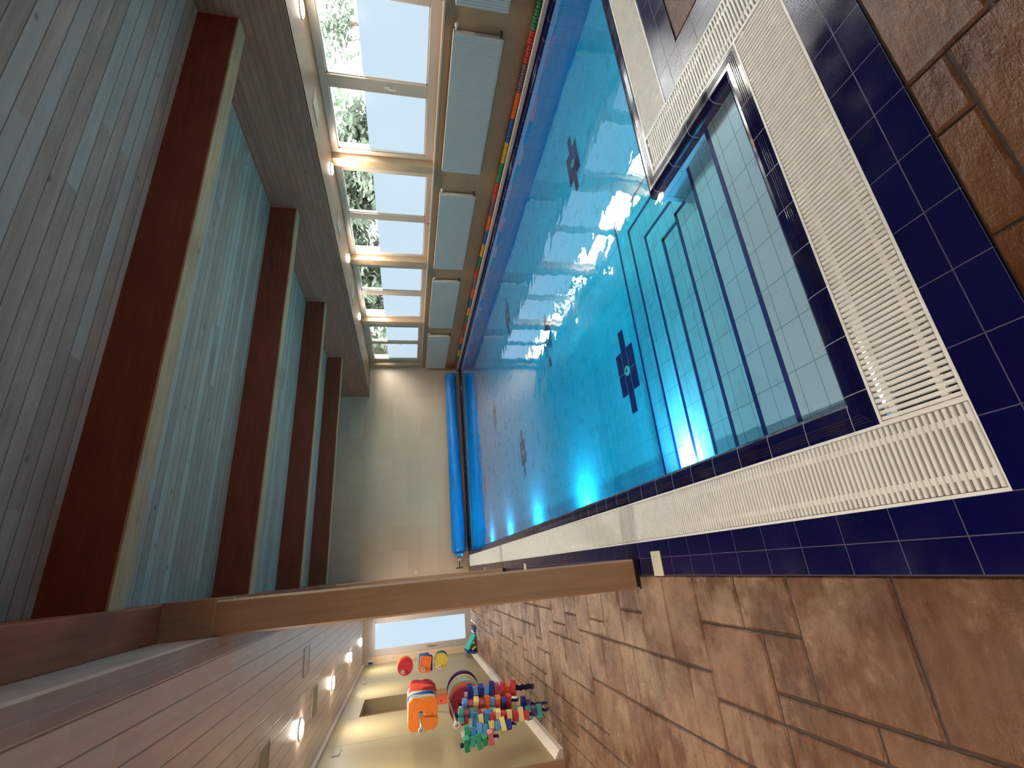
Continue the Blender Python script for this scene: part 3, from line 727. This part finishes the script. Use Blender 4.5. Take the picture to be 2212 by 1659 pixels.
a = MB(); a.add([(0, -.035, 0), (.05, -.03, 0), (.05, .03, 0), (0, .035, 0), (.0, -.045, .05), (.045, -.03, .06), (.045, .03, .05), (0, .04, .045), (.01, -.02, .15), (.03, .0, .12)],
      [(3,2,1,0), (0,1,5,4), (1,2,6,5), (2,3,7,6), (3,0,4,7), (4,5,9,8), (5,6,9), (6,7,8,9), (7,4,8)])
o = a.build('shell_ornament', m['pink'], None, (5.96, 7.02, ZS+.004)); tag(o, 'small pinkish pointed ornament on the sill of the second window', 'ornament')
sd = o.modifiers.new('s', 'SUBSURF'); sd.levels = 1; sd.render_levels = 2

# ------------------------------------------------------------------ floats on wall rods
def rod(x, y0, y1, z, label, back=1.4, dz=0.0):
    r = thing('wall_rod', (LW, y1, z), label, 'hanging rod', 'steel rods for the floats')
    y2 = y1; y1 = y1+back; r.location = (LW, y1, z)
    a = MB(); a.tube((.0, 0, dz), (x-LW, y2-y1, 0), .010, .010, 12); a.tube((x-LW, y2-y1, 0), (x-LW, y0-y1, 0), .010, .010, 12); a.build('bar', m['steel'], r)
    a = MB(); a.tube((0, 0, dz), (.008, 0, dz), .04, .04, 16); a.build('wall_flange', m['steel'], r)
    a = MB(); a.torus((x-LW, y0-y1, 0), (0, 1, 0), .026, .009, 20, 8); a.build('end_ring', m['white_enamel'], r)
    return r
RX = -1.45
rod(RX, 5.66, 7.32, 1.478, 'steel rod with ring tip carrying the square kickboards')
rod(RX, 5.64, 6.80, 1.130, 'steel rod with ring tip carrying round floats and swim belts', .5, -.25)
KB = [(240, 128, 40), (198, 196, 178), (150, 170, 168), (40, 82, 150), (206, 200, 180), (208, 74, 56), (170, 190, 184), (176, 44, 62), (210, 205, 190), (86, 160, 148), (224, 92, 60), (212, 108, 78)]
CN = ['bright orange', 'ivory', 'grey green', 'blue', 'cream', 'red', 'pale grey', 'crimson', 'off white', 'teal', 'coral', 'salmon']
ow = rrect(.30, .31, .06); hl = [circ(0, .02, .036), circ(-.0, .105, .014), circ(0, -.105, .014)]
for k, (c, nme) in enumerate(zip(KB, CN)):
    o = plate('kickboard', ow, hl, .034, foam(c), None)
    yy = 6.17+k*.088
    ang = math.radians([2, -4, 5, -6, 4, 12, -5, 14, -7, 9, -12, 6][k])
    o.rotation_euler = (math.radians([3, 2, -2, 4, -3, 3, 0, 4, -2, 3, 2, 4][k]), ang, math.radians(rnd.uniform(-6, 6)))
    o.location = (RX+.02+(.05 if k in (5, 7) else 0), yy, 1.453)
    tag(o, ('front bright orange kickboard with holes on the upper rod' if k == 0 else '%s kickboard, number %d behind the front orange one' % (nme, k)), 'kickboard', 'kickboards on the upper rod')
for k, (c, nme, yy) in enumerate((((158, 34, 58), 'maroon', 6.62), ((232, 120, 80), 'orange', 6.70), ((196, 214, 186), 'mint', 6.78), ((222, 208, 178), 'cream', 6.85), ((92, 40, 116), 'purple', 6.93))):
    out = circ(0, 0, .195, 40)
    o = plate('round_float', out, [circ(0, .13, .02, 12)], .036, foam(c), None); o.location = (RX-.07+.03*k, yy, .935); o.rotation_euler = (math.radians(2), math.radians(4*k), math.radians(rnd.uniform(-4, 4)))
    tag(o, '%s round foam float hanging behind the swim belts' % nme, 'round float', 'round floats on the lower rod')
o = plate('foam_float', [(-.09, .1), (.0, .12), (.09, .1), (.08, -.02), (.03, -.1), (-.03, -.1), (-.08, -.02)], [], .036, foam((206, 44, 84)), None); o.scale = (.6, 1, .6); o.location = (-1.36, 6.583, .84)
tag(o, 'crimson foam piece sticking out beside the round floats', 'foam float')
# swim belts: foam blocks threaded on a navy strap
PAL = {'t': (70, 168, 156), 'm': (168, 72, 92), 'b': (58, 140, 194), 'y': (232, 214, 138), 'r': (200, 62, 72), 'c': (236, 208, 150), 'p': (112, 88, 150), 'g': (48, 156, 116), 'o': (232, 108, 44), 'n': (38, 50, 140), 'k': (214, 120, 130), 's': (92, 150, 210)}
def block_mesh(rgb):
    a = MB(); a.box(-.052, .052, -.03, .03, -.030, .030); o = a.build('foam_block', foam(rgb), None); me = o.data; bpy.data.objects.remove(o); return me
BMs = {k: block_mesh(v) for k, v in PAL.items()}
BELTS = [('tmtmkby', -1.455, 5.98, 1.09, 7, 'teal and maroon swim belt nearest the ring tip', 1), ('bybrcrcrcr', -1.50, 5.93, .95, 3, 'red and cream striped swim belt in front', 1), ('gbsbysyn', -1.60, 5.86, 1.04, -3, 'green, blue and yellow swim belt on the wall side', 1),
         ('tptpgptptpt', -1.60, 6.12, .82, -3, 'purple and teal swim belt reaching lowest', 2), ('smymosonr', -1.405, 6.15, 1.03, 3, 'blue, maroon and orange swim belt behind the striped one', 2), ('nsnsnmror', -1.31, 6.27, .95, 2, 'navy and red swim belt on the pool side', 6),
         ('otoycoo', -1.375, 6.36, .80, 0, 'orange and cream swim belt hanging lowest on the pool side', 6), ('gtggk', -1.67, 5.80, 1.06, -6, 'green swim belt nearest the cream wall', 1), ('mbycnp', -1.50, 6.24, .60, 2, 'small mixed colour swim belt with a long tail', 5)]
m['strap'] = plain('navy_strap', (26, 28, 84), .6)
for k, (seq, x, y, z0, tl, l, nt) in enumerate(BELTS):
    r = thing('swim_belt', (x, y, z0), l, 'swim belt', 'swim belts on the lower rod'); r.rotation_euler = (0, math.radians(tl), math.radians(rnd.uniform(-25, 25)))
    for j, ch in enumerate(seq):
        o = bpy.data.objects.new('foam_block', BMs[ch]); COL.objects.link(o); o.parent = r
        wd = 1.25 if j % 2 == 0 else .8
        o.location = (rnd.uniform(-.012, .012), rnd.uniform(-.01, .01), -.034-.063*j); o.scale = (wd, 1.1, .9); o.rotation_euler = (0, rnd.uniform(-.12, .12), rnd.uniform(-.4, .4))
    H = .063*len(seq)
    a = MB(); a.box(-.016, .016, -.002, .002, -H-.02, .0); a.box(-.016, .016, -.014, -.010, -.0, .03); a.box(-.016, .016, .010, .014, -.0, .03); a.box(-.016, .016, -.014, .014, .026, .03)
    # free strap tail, twisted
    x_, z_ = 0, -H-.02
    for i in range(nt):
        x2 = x_+(.012 if i % 2 else -.014); z2 = z_-.035; a.add([(x_-.015, 0, z_), (x_+.015, .004*i, z_), (x2+.013, .01, z2), (x2-.013, -.006, z2), (x_-.015, .003, z_), (x_+.015, .007+.004*i, z_), (x2+.013, .013, z2), (x2-.013, -.003, z2)], [(0,1,2,3), (7,6,5,4), (0,3,7,4), (1,5,6,2)]); x_, z_ = x2, z2
        a.build('strap', m['strap'], r)
    if k in (1, 2, 4, 5):
        a = MB(); a.box(-.026, .026, -.05, -.04, -.0, .035); a.box(-.017, .017, -.053, -.05, .006, .028); a.build('buckle', m['white_enamel'], r)
# far rods
def far_rod(px, y, z, x): rod(x, y-.22, y+.75, z, px)
far_rod('steel rod with red and yellow round floats near the glazed door', 10.15, 1.70, -1.62)
far_rod('steel rod with orange and blue boards near the glazed door', 10.15, 1.345, -1.62)
far_rod('steel rod with yellow boards near the glazed door', 10.15, 1.045, -1.62)
FS = [('c', (206, 44, 58), 10.05, 1.66, 'front red round float near the glazed door'), ('c', (214, 62, 62), 10.17, 1.66, 'second red round float near the glazed door'), ('c', (238, 170, 76), 10.36, 1.67, 'amber round float behind the two red ones'),
      ('r', (240, 122, 52), 10.05, 1.30, 'orange foam board on the middle far rod'), ('r', (52, 118, 190), 10.25, 1.31, 'blue foam board behind the orange one'), ('r', (88, 80, 150), 10.14, 1.27, 'violet foam board beside the orange one'), ('r', (64, 130, 200), 10.40, 1.31, 'light blue foam board at the back of the middle far rod'),
      ('o', (220, 196, 84), 10.10, 1.0, 'yellow board with finger holes on the lowest far rod'), ('o', (226, 206, 110), 10.26, 1.0, 'pale yellow board behind the front yellow one'), ('o', (60, 92, 128), 10.50, .98, 'dark blue board at the back of the lowest far rod')]
for sh, c, y, z, l in FS:
    out = circ(0, 0, .135, 30) if sh == 'c' else (rrect(.26, .20, .03) if sh == 'r' else rrect(.24, .22, .09))
    hs = [circ(-.05, .03, .016, 10)] if sh == 'r' else [circ(-.06, .05, .02, 10), circ(.03, .02, .012, 8), circ(.0, -.06, .012, 8)]
    o = plate('foam_board' if sh != 'c' else 'round_float', out, hs, .04, foam(c), None); o.location = (-1.60+.04, y, z); o.rotation_euler = (0, rnd.uniform(-.15, .15), rnd.uniform(-.1, .1))
    tag(o, l, 'foam board' if sh != 'c' else 'round float', 'floats on the far rods')
# orange board in the niche
o = plate('rescue_board', rrect(.36, .95, .02), [rrect(.05, .12, .02)], .03, foam((206, 84, 44)), None)
o.rotation_euler = (0, math.radians(90), math.radians(90)); o.location = (LW-.10, 9.42, NZ0+.185)
tag(o, 'orange red board with a handle slot lying in the wall niche', 'board')
a = MB(); a.box(-.02, .02, -.12, .12, -.03, .0); tag(a.build('strip_lamp', m['white_enamel'], None, (LW-.1, 9.05, NZ1), bevel=.003), 'small white fitting under the top of the niche', 'fitting')
# foam mats leaning in the corner by the door
for k, (c, p0, p1, l) in enumerate((((22, 62, 150), (-1.86, .02), (-1.84, .25), 'blue foam mat leaning against the cream wall in the far corner'), ((24, 168, 150), (-1.50, .02), (-1.80, .22), 'teal foam mat leaning over the blue one in the corner'),
        ((214, 206, 170), (-1.74, .025), (-1.80, .12), 'cream foam mat tucked between the teal and blue mats'), ((18, 50, 120), (-1.45, .02), (-1.33, .03), 'dark blue foam wedge lying at the foot of the mats'))):
    dx, dz = p1[0]-p0[0], p1[1]-p0[1]; L = math.hypot(dx, dz); nx, nz = -dz/L*.018, dx/L*.018
    a = MB(); y0, y1 = 12.55+.05*k, 13.15
    a.add([(p0[0]+nx, y0, p0[1]+nz), (p1[0]+nx, y0, p1[1]+nz), (p1[0]-nx, y0, p1[1]-nz), (p0[0]-nx, y0, p0[1]-nz), (p0[0]+nx, y1, p0[1]+nz), (p1[0]+nx, y1, p1[1]+nz), (p1[0]-nx, y1, p1[1]-nz), (p0[0]-nx, y1, p0[1]-nz)],
          [(0,1,2,3), (7,6,5,4), (0,4,5,1), (1,5,6,2), (2,6,7,3), (3,7,4,0)])
    tag(a.build('foam_mat', foam(c), None, bevel=.004), l, 'foam mat', 'foam mats in the corner')

# ------------------------------------------------------------------ garden outside
b = MB(); b.box(6.35, 60, -40, 90, -.6, -.3)
tag(b.build('ground', m['grass']), 'ground outside the windows', 'ground', kind='structure')
def crown(n, R_, H, seed, size=.12):
    rr = random.Random(seed); a = MB(); cl = [(rr.uniform(-.7, .7)*R_, rr.uniform(-.7, .7)*R_, rr.uniform(-.75, .75)*H, rr.uniform(.3, .55)*R_) for _ in range(14)]
    for i in range(n):
        c = rr.choice(cl); v = Vector((rr.gauss(0, 1), rr.gauss(0, 1), rr.gauss(0, .8))).normalized()*c[3]*rr.uniform(.6, 1.05); p = Vector(c[:3])+v
        u = Vector((rr.gauss(0, 1), rr.gauss(0, 1), rr.gauss(0, 1))).normalized(); w = u.orthogonal().normalized(); s_ = size*rr.uniform(.6, 1.3)
        a.add([p-u*s_, p+w*s_*.5, p+u*s_, p-w*s_*.5], [(0,1,2,3)])
    return a
def tree(x, y, h, R_, H, n, seed, label, size=.12):
    r = thing('garden_tree', (x, y, -.3), label, 'tree', 'trees outside the windows')
    o = crown(n, R_, H, seed, size).build('foliage', m['leaf'], r); o.location = (0, 0, h)
    a = MB(); a.tube((0, 0, 0), (.1, .05, h*.9), .12, .05, 10); rr = random.Random(seed)
    for i in range(5): a.tube((.05, 0, h*(.5+.08*i)), (rr.uniform(-.8, .8)*R_, rr.uniform(-.8, .8)*R_, h+rr.uniform(-.3, .4)*H), .03, .01, 6)
    a.build('trunk', m['bark'], r)
TR = [(10.8, 11.0, 3.2, 1.7, 1.6, 4200, 'bushy green tree filling the first half of the second window', .16),
      (8.7, 8.35, 2.7, .55, .5, 750, 'small leafy tree seen through the second half of the nearest window', .09),
      (17.0, 10.6, 4.2, 1.3, 1.2, 800, 'sparse tree high behind the nearest window pane', .12),
      (10.6, 14.6, 3.2, 1.75, 2.0, 4600, 'dense green tree behind the pink ornament', .18),
      (12.5, 20.0, 3.5, 2.6, 2.6, 5200, 'dense green tree filling the third window', .22),
      (11.0, 25.6, 3.3, 2.7, 2.6, 5200, 'dark green tree behind the third window mullion', .22),
      (13.5, 32.5, 3.6, 3.2, 3.2, 5200, 'broad green tree filling the last window', .26),
      (10.0, 37.5, 3.2, 2.6, 2.8, 4200, 'far green tree at the end of the garden', .26)]
for i, (x, y, h, R_, H, n, l, sz) in enumerate(TR): tree(x, y, h, R_, H, n, 100+i, l, sz)
